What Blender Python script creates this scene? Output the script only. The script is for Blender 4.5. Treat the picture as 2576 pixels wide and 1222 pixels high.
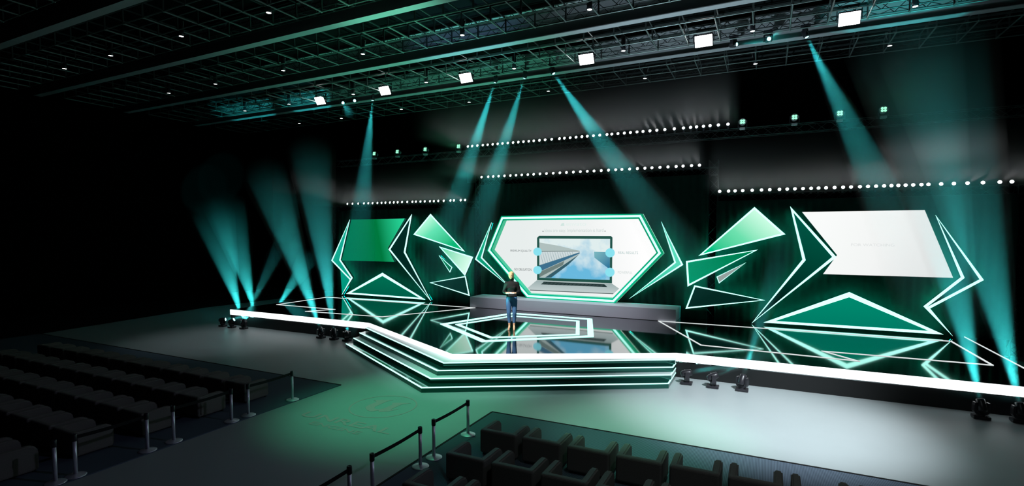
import bpy, bmesh, math, random
from mathutils import Vector, Matrix, Quaternion, Euler
random.seed(5)
for o in list(bpy.data.objects): bpy.data.objects.remove(o)
sc = bpy.context.scene
COL = sc.collection

# ------------------------------------------------------------------ camera (metres; +Y runs from the seats to the screens)
F, CX, PY, H = 1306., 1288., 657., 3.4
PITCH, YAW = math.atan(.0535), math.radians(26.15)
fh = Vector((-math.sin(YAW), math.cos(YAW), 0)); RR = Vector((math.cos(YAW), math.sin(YAW), 0))
FF = fh*math.cos(PITCH) - Vector((0, 0, math.sin(PITCH))); UU = RR.cross(FF)
CAM = Vector((0, 0, H))
cd = bpy.data.cameras.new('camera'); cam = bpy.data.objects.new('camera', cd); COL.objects.link(cam)
cd.sensor_width = 36; cd.lens = F/2576*36; cd.shift_y = (PY-611)/2576; cd.clip_end = 300; cd.clip_start = .05
cam.matrix_world = Matrix.Translation(CAM) @ Matrix((RR, UU, -FF)).transposed().to_4x4()
sc.camera = cam
def ray(x, y): return FF + RR*((x-CX)/F) - UU*((y-PY)/F)
def onz(x, y, z=0.):
    d = ray(x, y); return CAM + d*((z-H)/d.z)
def ony(x, y, Y):
    d = ray(x, y); return CAM + d*(Y/d.y)

# ------------------------------------------------------------------ world, exposure
w = bpy.data.worlds.new('world'); sc.world = w; w.use_nodes = True
nt = w.node_tree; nt.nodes.clear()
wo = nt.nodes.new('ShaderNodeOutputWorld'); bg = nt.nodes.new('ShaderNodeBackground')
bg.inputs[0].default_value = (.35, .6, .65, 1); bg.inputs[1].default_value = 0.0
nt.links.new(bg.outputs[0], wo.inputs[0])
sc.view_settings.view_transform = 'Standard'; sc.view_settings.look = 'None'
sc.view_settings.gamma = 1; sc.view_settings.use_curve_mapping = False
sc.view_settings.exposure = 0.0
cy = sc.cycles
cy.max_bounces = 5; cy.diffuse_bounces = 2; cy.glossy_bounces = 3; cy.transmission_bounces = 2; cy.volume_bounces = 0
cy.sample_clamp_indirect = 3; cy.sample_clamp_direct = 30; cy.use_denoising = True
cy.use_adaptive_sampling = True; cy.adaptive_threshold = .03; cy.volume_step_rate = 3; cy.volume_max_steps = 64
cy.caustics_reflective = False; cy.caustics_refractive = False

def lin(c):
    return tuple(((v/255)/12.92 if v/255 <= .04045 else ((v/255+.055)/1.055)**2.4) for v in c)

def lamp(name, kind, loc, target, energy, color, size=.1, angle=60, blend=.5, parent=None, sy=None):
    L = bpy.data.lights.new(name, kind); L.energy = energy; L.color = color
    if kind == 'SPOT': L.spot_size = math.radians(angle); L.spot_blend = blend; L.shadow_soft_size = size
    if kind == 'AREA': L.size = size; L.spread = math.radians(angle); L.shape = 'RECTANGLE'; L.size_y = sy or size
    if kind == 'POINT': L.shadow_soft_size = size
    o = bpy.data.objects.new(name, L); COL.objects.link(o)
    o.location = loc; o.rotation_euler = (Vector(target)-Vector(loc)).to_track_quat('-Z', 'Y').to_euler()
    if parent: o.parent = parent
    return o
WHITE = (.86, .95, 1); GREEN = (.12, 1, .5); TEAL = (.05, .85, .85)
# added unseen spots up high, without fixtures: white and green washes on the open floor
lamp('added_wash', 'SPOT', (3.0, 5.0, 9.2), (0.0, 10.7, 0), 13000, WHITE, .3, 32, 1)
lamp('added_wash', 'SPOT', (-15.0, 11, 8.8), (-15.6, 11.0, 0), 400, WHITE, .3, 46, 1)
lamp('added_wash', 'SPOT', (-6.5, 8.0, 9.2), (-6.3, 8.25, 0), 2100, GREEN, .3, 37, 1)
lamp('added_wash', 'SPOT', (-1.0, 7.2, 9.2), (-1.9, 8.9, 0), 3200, (.3, 1, .62), .3, 28, 1)
lamp('added_wash', 'SPOT', (-6.5, 8.6, 9.2), (-6.4, 11.3, .4), 2000, (.6, 1, .93), .3, 36, 1)  # added to brighten the step treads
lamp('added_wash', 'SPOT', (2.0, 3.0, 8.8), (0.5, 7.6, 0), 260, WHITE, .4, 70, 1)
lamp('added_wash', 'SPOT', (7.0, 8.0, 8.8), (-8.6, 4.8, .2), 560, (.62, .64, 1), .2, 26, 1)
lamp('added_key', 'SPOT', (-6.9, 8.2, 8.9), (-6.7, 13.6, 1.4), 7500, (1, .95, .9), .2, 9, .6)  # added spot with no fixture, lifts the presenter out of the dark
lamp('added_wash', 'SPOT', (-6.4, 12.0, 9.0), (-6.4, 17.6, .9), 2600, (.92, .9, 1), .2, 46, .8)  # added to brighten the plinth
# added uplights without fixtures, brightening the roof steel
lamp('added_roof_wash', 'SPOT', (-6.5, 11.6, 1.0), tuple(ony(985, 62, 10.75)), 2600, (.2, 1, .6), .2, 26, 1)
lamp('added_roof_wash', 'SPOT', (-6.5, 11.6, 1.0), tuple(ony(1180, 110, 14.07)), 1800, (.3, .55, 1), .2, 30, 1)
lamp('added_roof_wash', 'SPOT', (-4.0, 12.0, 1.0), tuple(ony(1750, 130, 15)), 2600, (.55, .75, .85), .2, 70, 1)
lamp('added_roof_wash', 'SPOT', (-7.0, 13.0, 1.0), tuple(ony(1100, 190, 15)), 2600, (.15, 1, .62), .3, 80, 1)

# ------------------------------------------------------------------ materials
def mat(name, col, rough=.6, metal=0., spec=.5, emis=None, es=0.):
    m = bpy.data.materials.new(name); m.use_nodes = True
    b = m.node_tree.nodes['Principled BSDF']
    b.inputs['Base Color'].default_value = (*col, 1); b.inputs['Roughness'].default_value = rough
    b.inputs['Metallic'].default_value = metal; b.inputs['Specular IOR Level'].default_value = spec
    if emis: b.inputs['Emission Color'].default_value = (*emis, 1); b.inputs['Emission Strength'].default_value = es
    return m
def noisy(m, scale, amt, rough_amt=0., bump=0.):
    n = m.node_tree; b = n.nodes['Principled BSDF']
    tc = n.nodes.new('ShaderNodeTexCoord'); no = n.nodes.new('ShaderNodeTexNoise'); no.inputs['Scale'].default_value = scale
    no.inputs['Detail'].default_value = 4
    n.links.new(tc.outputs['Object'], no.inputs['Vector'])
    c = list(b.inputs['Base Color'].default_value[:3])
    mx = n.nodes.new('ShaderNodeMix'); mx.data_type = 'RGBA'
    mx.inputs[6].default_value = (*[v*(1-amt) for v in c], 1); mx.inputs[7].default_value = (*[min(1, v*(1+amt)) for v in c], 1)
    n.links.new(no.outputs[0], mx.inputs[0]); n.links.new(mx.outputs[2], b.inputs['Base Color'])
    if bump:
        bp = n.nodes.new('ShaderNodeBump'); bp.inputs['Strength'].default_value = bump; bp.inputs['Distance'].default_value = .01
        n.links.new(no.outputs[0], bp.inputs['Height']); n.links.new(bp.outputs[0], b.inputs['Normal'])
    return m
def emit(name, col, s=1.):
    m = bpy.data.materials.new(name); m.use_nodes = True; n = m.node_tree; n.nodes.clear()
    o = n.nodes.new('ShaderNodeOutputMaterial'); e = n.nodes.new('ShaderNodeEmission')
    e.inputs[0].default_value = (*col, 1); e.inputs[1].default_value = s; n.links.new(e.outputs[0], o.inputs[0]); return m
def grad(name, c0, c1, p0, p1, s=1., mid=None):
    """screen content: a colour run from world point p0 to p1"""
    m = emit(name, (1, 1, 1), s); n = m.node_tree; e = [x for x in n.nodes if x.type == 'EMISSION'][0]
    g = n.nodes.new('ShaderNodeNewGeometry'); d = Vector(p1)-Vector(p0)
    sub = n.nodes.new('ShaderNodeVectorMath'); sub.operation = 'SUBTRACT'; sub.inputs[1].default_value = p0
    dt = n.nodes.new('ShaderNodeVectorMath'); dt.operation = 'DOT_PRODUCT'; dt.inputs[1].default_value = d/d.length_squared
    cr = n.nodes.new('ShaderNodeValToRGB'); cr.color_ramp.elements[0].color = (*lin(c0), 1); cr.color_ramp.elements[1].color = (*lin(c1), 1)
    if mid:
        el = cr.color_ramp.elements.new(mid[0]); el.color = (*lin(mid[1]), 1)
    n.links.new(g.outputs['Position'], sub.inputs[0]); n.links.new(sub.outputs[0], dt.inputs[0])
    n.links.new(dt.outputs['Value'], cr.inputs[0]); n.links.new(cr.outputs[0], e.inputs[0]); return m

M = {}
M['vinyl'] = noisy(mat('grey_vinyl_floor', (.34, .38, .39), .42, 0, .4), 1.3, .05)
M['black'] = mat('black_paint', (.006, .006, .007), .55, 0, .3)
M['drape'] = noisy(mat('black_drape', (.009, .034, .027), .9, 0, .1), 6, .3)  # green stage glow put into the black cloth's colour
M['wall'] = noisy(mat('dark_wall', (.002, .0025, .0025), .9, 0, .0), 2, .2)
M['deck'] = mat('gloss_black_stage', (.34, .36, .36), .05, 1.0, .5)
M['fascia'] = mat('stage_fascia', (.008, .0085, .009), .5, 0, .4)
M['stepd'] = mat('dark_glass_step', (.015, .10, .08), .10, .55, .6)
M['stepl'] = mat('pale_step', (.62, .70, .70), .4, .0, .5)
M['ledw'] = emit('white_led', (.92, .98, 1), 1.75)
M['ledm'] = emit('mint_led', (.44, 1, .87), 1.9)
M['addedhalo'] = emit('added_teal_halo', (0, .8, .55), 40.)  # added hidden emitter, imitates the teal halo round the strips
M['ledthin'] = emit('thin_white_led', (.8, .86, .86), 1.0)
M['panel'] = mat('dark_panel_face', (.004, .05, .042), .35, 0, .4, lin((2, 52, 44)), .5)
M['side'] = mat('panel_side', (.10, .13, .13), .5, 0, .4)
M['greenframe'] = mat('green_screen_frame', (.0, .42, .26), .4, 0, .4, lin((0, 140, 96)), .9)
M['truss'] = mat('black_truss', (.035, .038, .04), .4, .6, .5)
M['rod'] = mat('roof_tube', (.17, .21, .20), .45, .3, .5)
M['upper'] = mat('roof_upper_tube', (.05, .06, .06), .5, .2, .5)
M['beam'] = noisy(mat('painted_beam', (.42, .42, .44), .5, 0, .4), 1, .05)
M['deckroof'] = noisy(mat('roof_deck', (.006, .0075, .008), .8, 0, .05), .7, .15)
M['fix'] = mat('fixture_black', (.018, .017, .022), .35, 0, .5)
M['fixw'] = mat('fixture_grey', (.35, .35, .36), .4, .2, .5)
M['chair'] = noisy(mat('charcoal_fabric', (.15, .142, .13), .85, 0, .3), 60, .15, 0, .2)
M['chrome'] = mat('brushed_metal', (.72, .72, .80), .38, .55, .5)
M['belt'] = mat('black_belt', (.006, .006, .007), .7, 0, .2)
M['bench'] = noisy(mat('pale_bench', (.55, .55, .62), .5, 0, .4), 2, .03)
M['logo'] = mat('floor_print', (.62, .35, .38), .5, 0, .3)
def carpet():
    m = mat('ribbed_blue_carpet', (.06, .085, .11), .9, 0, .15); n = m.node_tree; b = n.nodes['Principled BSDF']
    tc = n.nodes.new('ShaderNodeTexCoord'); wv = n.nodes.new('ShaderNodeTexWave'); wv.inputs['Scale'].default_value = 16
    wv.bands_direction = 'X'; n.links.new(tc.outputs['Object'], wv.inputs['Vector'])
    mx = n.nodes.new('ShaderNodeMix'); mx.data_type = 'RGBA'; mx.inputs[6].default_value = (.05, .068, .095, 1); mx.inputs[7].default_value = (.11, .145, .19, 1)
    n.links.new(wv.outputs[0], mx.inputs[0]); n.links.new(mx.outputs[2], b.inputs['Base Color'])
    return m
M['carpet'] = carpet()

# ------------------------------------------------------------------ builders
def circ(r, n, a0=0): return [(r*math.cos(a0+2*math.pi*i/n), r*math.sin(a0+2*math.pi*i/n)) for i in range(n)]
class MB:
    def __init__(s): s.bm = bmesh.new()
    def box(s, c, d, bev=0., rot=None, seg=2):
        r = bmesh.ops.create_cube(s.bm, size=1); vs_ = r['verts']
        bmesh.ops.scale(s.bm, vec=d, verts=vs_)
        if bev:
            es = list({e for v in vs_ for e in v.link_edges})
            r2 = bmesh.ops.bevel(s.bm, geom=es, offset=bev, segments=seg, affect='EDGES', profile=.5)
            vs_ = list({v for f in r2['faces'] for v in f.verts} | {v for v in vs_ if v.is_valid})
        if rot: bmesh.ops.rotate(s.bm, cent=(0, 0, 0), matrix=rot, verts=vs_)
        bmesh.ops.translate(s.bm, vec=c, verts=vs_); return s
    def tube(s, p, q, r, n=6, r2=None, caps=True):
        p = Vector(p); q = Vector(q); d = q-p
        if d.length < 1e-6: return s
        z = d.normalized(); x = z.orthogonal().normalized(); y = z.cross(x); r2 = r if r2 is None else r2
        a = [s.bm.verts.new(p+(x*u+y*v)*r) for u, v in circ(1, n, math.pi/n)]
        b = [s.bm.verts.new(q+(x*u+y*v)*r2) for u, v in circ(1, n, math.pi/n)]
        for i in range(n): s.bm.faces.new((a[i], a[(i+1) % n], b[(i+1) % n], b[i]))
        if caps: s.bm.faces.new(a[::-1]); s.bm.faces.new(b)
        return s
    def lathe(s, prof, n=20, mtx=None, caps=True):
        rings = []
        for r, z in prof:
            rings.append([s.bm.verts.new((mtx @ Vector((u, v, z))) if mtx else (u, v, z)) for u, v in circ(r, n)])
        for A, B in zip(rings, rings[1:]):
            for i in range(n): s.bm.faces.new((A[i], A[(i+1) % n], B[(i+1) % n], B[i]))
        if caps: s.bm.faces.new(rings[0][::-1]); s.bm.faces.new(rings[-1])
        return s
    def ell(s, c, d, n=16, rot=None):
        r = bmesh.ops.create_uvsphere(s.bm, u_segments=n, v_segments=max(6, n*2//3), radius=1); v = r['verts']
        bmesh.ops.scale(s.bm, vec=d, verts=v)
        if rot: bmesh.ops.rotate(s.bm, cent=(0, 0, 0), matrix=rot, verts=v)
        bmesh.ops.translate(s.bm, vec=c, verts=v); return s
    def chain(s, pts, rad, n=14):
        for i, (p, r) in enumerate(zip(pts, rad)):
            s.ell(p, (r, r, r), n)
            if i: s.tube(pts[i-1], p, rad[i-1], n, r)
        return s
    def prismY(s, poly, y0, y1):        # poly [(x,z)], extruded from y0 (front) to y1
        a = [s.bm.verts.new((x, y0, z)) for x, z in poly]; b = [s.bm.verts.new((x, y1, z)) for x, z in poly]; n = len(poly)
        s.bm.faces.new(a); s.bm.faces.new(b[::-1])
        for i in range(n): s.bm.faces.new((a[i], b[i], b[(i+1) % n], a[(i+1) % n]))
        return s
    def prismZ(s, poly, z0, z1):
        a = [s.bm.verts.new((x, y, z0)) for x, y in poly]; b = [s.bm.verts.new((x, y, z1)) for x, y in poly]; n = len(poly)
        s.bm.faces.new(a[::-1]); s.bm.faces.new(b)
        for i in range(n): s.bm.faces.new((a[i], a[(i+1) % n], b[(i+1) % n], b[i]))
        return s
    def ring(s, po, pi, y0, y1, swap=False):
        def V(p, y): return s.bm.verts.new((p[0], y, p[1]) if not swap else (p[0], p[1], y))
        n = len(po); a = [V(p, y0) for p in po]; b = [V(p, y0) for p in pi]; c = [V(p, y1) for p in po]; d = [V(p, y1) for p in pi]
        for i in range(n):
            j = (i+1) % n
            s.bm.faces.new((a[i], a[j], b[j], b[i])); s.bm.faces.new((c[i], d[i], d[j], c[j]))
            s.bm.faces.new((a[i], c[i], c[j], a[j])); s.bm.faces.new((b[i], b[j], d[j], d[i]))
        return s
    def mesh(s, name, m, smooth=False):
        bmesh.ops.recalc_face_normals(s.bm, faces=s.bm.faces)
        me = bpy.data.meshes.new(name); s.bm.to_mesh(me); s.bm.free(); me.materials.append(m)
        if smooth:
            for p in me.polygons: p.use_smooth = True
        return me
    def build(s, name, m, parent=None, smooth=False):
        o = bpy.data.objects.new(name, s.mesh(name, m, smooth)); COL.objects.link(o)
        if parent: o.parent = parent
        return o
def inset(poly, d):
    """mitred inset by d (positive = inwards)"""
    n = len(poly); A = sum(poly[i][0]*poly[(i+1) % n][1]-poly[(i+1) % n][0]*poly[i][1] for i in range(n)); sg = 1 if A > 0 else -1
    out = []
    for i in range(n):
        p0, p, p1 = Vector(poly[i-1]), Vector(poly[i]), Vector(poly[(i+1) % n])
        e0 = (p-p0).normalized(); e1 = (p1-p).normalized()
        n0 = Vector((-e0.y, e0.x))*sg; n1 = Vector((-e1.y, e1.x))*sg
        m = n0+n1; k = max(.18, (1+n0.dot(n1)))
        out.append(tuple(p+m*(d/k)))
    return out
def tag(o, label=None, cat=None, group=None, kind=None, part=None):
    if label: o['label'] = label
    if cat: o['category'] = cat
    if group: o['group'] = group
    if kind: o['kind'] = kind
    return o
def empty(name, loc, label, cat, group=None, rz=0):
    o = bpy.data.objects.new(name, None); COL.objects.link(o); o.location = loc; o.rotation_euler = (0, 0, rz); o.empty_display_size = .1
    return tag(o, label, cat, group)
def kids(o): return [c for c in bpy.data.objects if c.parent == o]
def snapshot(root):
    def rec(o): return (o, [rec(c) for c in bpy.data.objects if c.parent == o])
    return rec(root)
def dup(tree, parent=None):
    o, ch = tree; c = o.copy(); COL.objects.link(c); c.parent = parent
    for k in ch: dup(k, c)
    return c
TENS = ['', '', 'twenty', 'thirty', 'forty']
ONES = ['', 'first', 'second', 'third', 'fourth', 'fifth', 'sixth', 'seventh', 'eighth', 'ninth', 'tenth', 'eleventh', 'twelfth', 'thirteenth',
        'fourteenth', 'fifteenth', 'sixteenth', 'seventeenth', 'eighteenth', 'nineteenth']
def ordi(n):
    if n < 20: return ONES[n]
    if n % 10 == 0: return {2: 'twentieth', 3: 'thirtieth', 4: 'fortieth'}[n//10]
    return TENS[n//10]+'-'+ONES[n % 10]

# ------------------------------------------------------------------ room shell
def struct(name, mb, m): return tag(mb.build(name, m), kind='structure')
struct('floor', MB().prismZ([(-22.04, -4), (-22.04, 8.59), (-23.1, 15.1), (-22.8, 18.9), (11, 18.9), (11, -4)], -.02, 0), M['vinyl'])
struct('floor', MB().box((-8, 8.5, -.06), (40, 29, .06)), M['black'])
struct('ceiling', MB().box((-8, 9, 10.0), (40, 28, .1)), M['deckroof'])
struct('wall_back', MB().box((-8, 22.9, 5), (40, .2, 10.2)), M['wall'])
struct('wall_left', MB().box((-28, 9, 5), (.2, 28, 10.2)), M['wall'])
struct('wall_right', MB().box((12, 9, 5), (.2, 28, 10.2)), M['wall'])

# ------------------------------------------------------------------ roof steel
GX = 2.21; PIT = .8906
xs = [GX+PIT*i for i in range(-33, 10)]
def xr(r): return [x for x in xs if r[0] <= x <= r[1]]
MODW = ['over the seats, nearest the viewer', 'over the rear seats, upper left of the photo', 'between the two nearest pale beams', 'between the two farthest pale beams', 'behind the farthest pale beam, above the screens']
for k in range(-2, 3):
    rows = [11.45+3.28*k, 12.345+3.28*k, 13.24+3.28*k]
    X = xr((-26.6, 9.6)); x0, x1 = X[0], X[-1]
    t = empty('roof_grid', ((x0+x1)/2, rows[1], 9.0), 'green-lit steel tube grid frame '+MODW[k+2], 'roof frame', 'roof grid frames')
    L = MB(); U = MB()
    off = Vector(t.location)
    for y in rows:
        L.tube(Vector((x0, y, 9))-off, Vector((x1, y, 9))-off, .017, 6)
        U.box(Vector(((x0+x1)/2, y, 9.39))-off, (x1-x0, .05, .05))
        for x in X: U.box(Vector((x, y, 9.195))-off, (.035, .035, .35))
        for x in X: L.ell(Vector((x, y, 9))-off, (.03, .03, .03), 8)
    for x in X:
        L.tube(Vector((x, rows[0], 9))-off, Vector((x, rows[2], 9))-off, .02, 6)
        U.box(Vector((x, rows[1], 9.39))-off, (.03, rows[2]-rows[0], .03))
    L.build('lower_tubes', M['rod'], t); U.build('upper_tubes', M['upper'], t)
BW = ['nearest, at the dark upper left', 'second from the viewer, glowing green in its middle', 'third from the viewer, above the lamp panels', 'farthest, behind the lamp panels']
for i, k in enumerate(range(-2, 2)):
    y = 14.07+3.28*k-3.28*0
    b = MB().box((0, 0, .01), (37, .25, .02)).box((0, 0, .4), (37, .03, .78)).box((0, 0, .8), (37, .25, .02))
    o = b.build('roof_beam', M['beam']); o.location = (-8.4, y, 9.0); tag(o, 'long pale steel roof beam, '+BW[i], 'beam', 'pale roof beams')

def truss(p, q, wd, ht, label, group, seg=.3, r=.014, up=(0, 0, 1)):
    """box truss from p to q: four chords and zigzag lacing"""
    p = Vector(p); q = Vector(q); d = (q-p); n = max(2, round(d.length/seg)); z = d.normalized(); u = Vector(up); v = z.cross(u).normalized()
    t = empty('light_truss', p, label, 'truss', group)
    c = MB(); b = MB(); off = [(u*ht/2*a+v*wd/2*e) for a, e in ((1, 1), (1, -1), (-1, -1), (-1, 1))]
    for o_ in off: c.tube(o_, o_+d, r, 6)
    for f in range(4):
        A, B = off[f], off[(f+1) % 4]
        for i in range(n):
            s0 = A if i % 2 == 0 else B; s1 = B if i % 2 == 0 else A
            b.tube(s0+d*(i/n), s1+d*((i+1)/n), r*.55, 4, caps=False)
    c.build('chords', M['truss'], t); b.build('lacing', M['truss'], t); return t
for k, wds in zip(range(-1, 3), ['in front of the second pale beam, over the seats', 'in front of the third pale beam', 'carrying the square floodlights near the farthest beam', 'behind the last roof grid']):
    y = 13.24+3.28*k+.42
    truss((-26, y, 9.43), (9, y, 9.43), .34, .34, 'black box truss along the roof '+wds, 'roof trusses', .34, .018)
TY = 18.35
truss((-18, TY, 6.62), (8.2, TY, 6.62), .26, .26, 'high black truss above the stage carrying green and white lamps', 'trusses over the stage', .3)
truss((-10.42, TY, 5.44), (-1.5, TY, 5.44), .24, .24, 'centre truss over the main screen under the high truss', 'trusses over the stage', .3)
truss((-18.1, TY, 4.56), (-10.55, TY, 4.56), .24, .24, 'left low truss over the green screen', 'trusses over the stage', .3)
truss((-1.5, TY, 4.56), (6.05, TY, 4.56), .24, .24, 'right low truss over the white screen', 'trusses over the stage', .3)
for x, h, wds in ((-18.15, 4.7, 'far left behind the green screen'), (-10.42, 5.75, 'left of the main screen'), (-1.62, 5.8, 'right of the main screen'), (6.05, 4.7, 'at the far right edge')):
    truss((x, TY, 0), (x, TY, h), .28, .28, 'upright black truss tower '+wds, 'truss towers', .3, .014, (0, 1, 0))
# black cloths hung inside the truss portals, behind the LED shapes
for x0, x1, h, wds in ((-18.0, -10.6, 4.42, 'left truss portal behind the green screen'), (-10.3, -1.75, 5.3, 'centre truss portal behind the main screen'), (-1.5, 5.92, 4.42, 'right truss portal behind the white screen')):
    b = MB(); n = 120
    pts = [(x0+(x1-x0)*i/n, .02*math.sin(i*1.7)) for i in range(n+1)]
    va = [b.bm.verts.new((x, y, 0)) for x, y in pts]; vb = [b.bm.verts.new((x, y, h-.55)) for x, y in pts]
    for i in range(n): b.bm.faces.new((va[i], va[i+1], vb[i+1], vb[i]))
    r = bmesh.ops.extrude_face_region(b.bm, geom=list(b.bm.faces)); bmesh.ops.translate(b.bm, vec=(0, .03, 0), verts=[v for v in r['geom'] if isinstance(v, bmesh.types.BMVert)])
    o = b.build('backdrop_cloth', M['drape'], smooth=True); o.location = (0, 18.12, .57); tag(o, 'black backdrop cloth hung in the '+wds, 'curtain', 'black backdrop cloths')

# ------------------------------------------------------------------ stage
X0, SZ = -6.56, .57
nose = [(-11.25, 12.65), (X0, 10.2), (-1.87, 12.65)]
outl = [(-17.9, 12.65)]+nose+[(4.93, 12.65), (4.93, 18.17), (-17.9, 18.17)]
st = empty('stage', (X0, 15, 0), 'long glossy black stage with glowing white front edge', 'stage')
def at0(mb, name, m, parent, org):
    bmesh.ops.translate(mb.bm, vec=-Vector(org), verts=mb.bm.verts); return mb.build(name, m, parent)
so = st.location
at0(MB().prismZ(outl, 0, .36), 'fascia', M['fascia'], st, so)
at0(MB().prismZ(outl, .36, SZ), 'deck', M['deck'], st, so)
def offl(pts, d, ):   # polyline offset towards -Y side (front), mitred
    out = []
    for i, p in enumerate(pts):
        p = Vector(p); a = (p-Vector(pts[i-1])).normalized() if i else None; b_ = (Vector(pts[i+1])-p).normalized() if i < len(pts)-1 else None
        if a is None: a = b_
        if b_ is None: b_ = a
        na = Vector((a.y, -a.x)); nb = Vector((b_.y, -b_.x)); m = na+nb; out.append(tuple(p+m*(d/(1+na.dot(nb)))))
    return out
fl = outl[:5]
fo = offl(fl, .03)
at0(MB().prismZ(fo+fl[::-1], .385, SZ+.005), 'light_strip', M['ledw'], st, so)
at0(MB().box((4.92, 15.6, SZ+.006), (.02, 5.8, .012)), 'edge_line', M['ledthin'], st, so)
# steps round the nose of the stage
ss = empty('stage_steps', (X0, 10.8, 0), 'four dark green glass steps with glowing edges in front of the stage', 'steps')
ap = [8.97, 9.30, 9.56, 9.82]; sd = [11.62, 11.93, 12.2, 12.47]; hs = [.114, .228, .342, .456]
for i in range(4):
    a = [(-11.24, sd[i]), (X0, ap[i]), (-1.87, sd[i])]
    back = [(-1.87, 12.62), (X0, 10.17), (-11.24, 12.62)]
    s_ = at0(MB().prismZ(a+back, hs[i]-.114, hs[i]), 'step', M['stepl'] if i in (1, 3) else M['stepd'], ss, ss.location)
    q = offl(a, .008); q2 = offl(a, -.022)
    riser = at0(MB().prismZ(offl(a, .006)+a[::-1], hs[i]-.113, hs[i]-.018), 'riser', M['stepd'], s_, ss.location)
    e = MB().prismZ(q+q2[::-1], hs[i]-.016, hs[i]+.004)
    e.prismZ([(-1.89, sd[i]), (-1.862, sd[i]), (-1.862, 12.6), (-1.89, 12.6)], hs[i]-.016, hs[i]+.004)
    at0(e, 'light_edge', M['ledm'], s_, ss.location)
# bench / plinth
b = MB().box((-6.38, 17.6, .7735), (7.64, 1.0, .403), .015).build('plinth', M['bench']); tag(b, 'long low pale lilac plinth under the main screen', 'plinth')
# glowing lines lying on the stage deck
def outline(name, px, wd, m, label, group, closed=True):
    pts = [tuple(onz(x, y, SZ)[:2]) for x, y in px]
    mb = MB()
    pi = inset(pts, wd); mb.ring(pts, pi, SZ+.001, SZ+.012, True)
    o = mb.build(name, m); return tag(o, label, 'floor light', group)
outline('floor_light_line', [(695, 766), (823, 747), (1196, 774), (961, 797), (767, 783), (839, 778)], .035, M['ledthin'], 'thin white zigzag light outline on the left stage floor', 'thin floor light outlines')
outline('floor_light_line', [(1655, 807), (1762, 868), (2164, 909), (2075, 884), (2500, 919), (2394, 858)], .035, M['ledthin'], 'thin white zigzag light outline on the right stage floor', 'thin floor light outlines')
outline('floor_light_line', [(1107, 815), (1290, 787), (1490, 802), (1494, 847), (1212, 860)], .17, M['ledm'], 'outer mint pentagon light on the centre stage floor', 'mint floor pentagons')
outline('floor_light_line', [(1145, 816), (1290, 794), (1458, 807), (1458, 842), (1232, 850)], .11, M['ledm'], 'inner mint pentagon light nested in the larger one', 'mint floor pentagons')

# ------------------------------------------------------------------ LED shapes on the back wall
WY = 17.82
c4 = lambda l: [(450+x/3.055, 480+y/3.055) for x, y in l]
c5 = lambda l: [(1150+x/3.055, 480+y/3.055) for x, y in l]
c6 = lambda l: [(1800+x/2.91, 480+y/2.91) for x, y in l]
def W(px, Y=WY): return [(ony(x, y, Y).x, ony(x, y, Y).z) for x, y in px]
def led_shape(name, px, m, wd, label, group, strip=True, Y=WY, th=.13, sm=None):
    P = W(px, Y); cx = sum(p[0] for p in P)/len(P); cz = min(p[1] for p in P)
    t = empty(name, (cx, Y, cz), label, 'led panel', group); of = Vector((cx, Y, cz))
    mb = MB().prismY(P, Y+.012, Y+th); at0(mb, 'casing', M['side'], t, of)
    mb = MB(); ip = inset(P, wd*.5 if strip else .0)
    vsx = [mb.bm.verts.new((x, Y+.008, z)) for x, z in ip]; mb.bm.faces.new(vsx); at0(mb, 'panel_face', m, t, of)
    if strip:
        bk = inset(P, min(.03, wd*.5)); at0(MB().ring(bk, inset(P, min(.03, wd*.5)+.012), Y+th, Y+th+.012), 'added_halo', M['addedhalo'], t, of)  # unseen ring added to throw a teal halo on the cloth
    if strip: at0(MB().ring(inset(P, -.006), inset(P, wd), Y, Y+.02), 'light_strip', sm or M['ledm'], t, of)
    return t
def g2(name, c0, c1, p0, p1, mid=None, s=1.):
    a = ony(*p0, WY); b_ = ony(*p1, WY); return grad(name, c0, c1, tuple(a), tuple(b_), s, mid)
# left wing
led_shape('video_screen', c4([(1325, 220), (1735, 212), (1605, 440), (1655, 545), (1250, 535)]), g2('screen_green', (0, 120, 84), (40, 215, 155), (870, 600), (1018, 560), (.55, (0, 120, 62))), .05, 'green video screen with notched right side on the left wing', 'video screens', False)
led_shape('led_shape', c4([(1312, 222), (1172, 535), (1315, 683), (1252, 797), (1333, 668), (1240, 530)]), g2('kl', (20, 170, 145), (0, 150, 125), (840, 650), (880, 700)), .055, 'kinked teal arrow shape outlining the left side of the green screen', 'screen side arrows')
led_shape('led_shape', c4([(1788, 182), (1612, 450), (1935, 845), (1738, 470)]), M['panel'], .065, 'dark boomerang light outline pointing left, right of the green screen', 'boomerang outlines')
led_shape('led_shape', c4([(1563, 630), (1285, 790), (1890, 835)]), g2('trl', (0, 110, 82), (0, 90, 70), (960, 700), (960, 750)), .12, 'low green triangle with thick white border under the green screen', 'low bordered triangles')
led_shape('led_shape', c4([(1933, 178), (1803, 335), (2195, 465)]), g2('t5l', (190, 255, 225), (0, 180, 115), (1075, 545), (1120, 625), (.4, (100, 230, 180))), .045, 'bright mint triangle at top between green screen and main screen', 'upper mint triangles')
led_shape('led_shape', c4([(2000, 428), (2258, 508), (2197, 650)]), g2('t6l', (80, 215, 160), (215, 255, 235), (1110, 622), (1175, 665)), .04, 'pale mint shard below the bright triangle on the left', 'slanted shards')
led_shape('led_shape', c4([(1998, 497), (2098, 587), (2082, 625)]), g2('t7l', (0, 150, 100), (0, 90, 60), (1104, 643), (1131, 685)), .02, 'tiny green sliver left of the pale mint shard', 'slivers')
led_shape('led_shape', c4([(1928, 705), (2202, 655), (2232, 805)]), M['panel'], .035, 'dark triangle outline left of the plinth end', 'dark outlined triangles')
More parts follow.
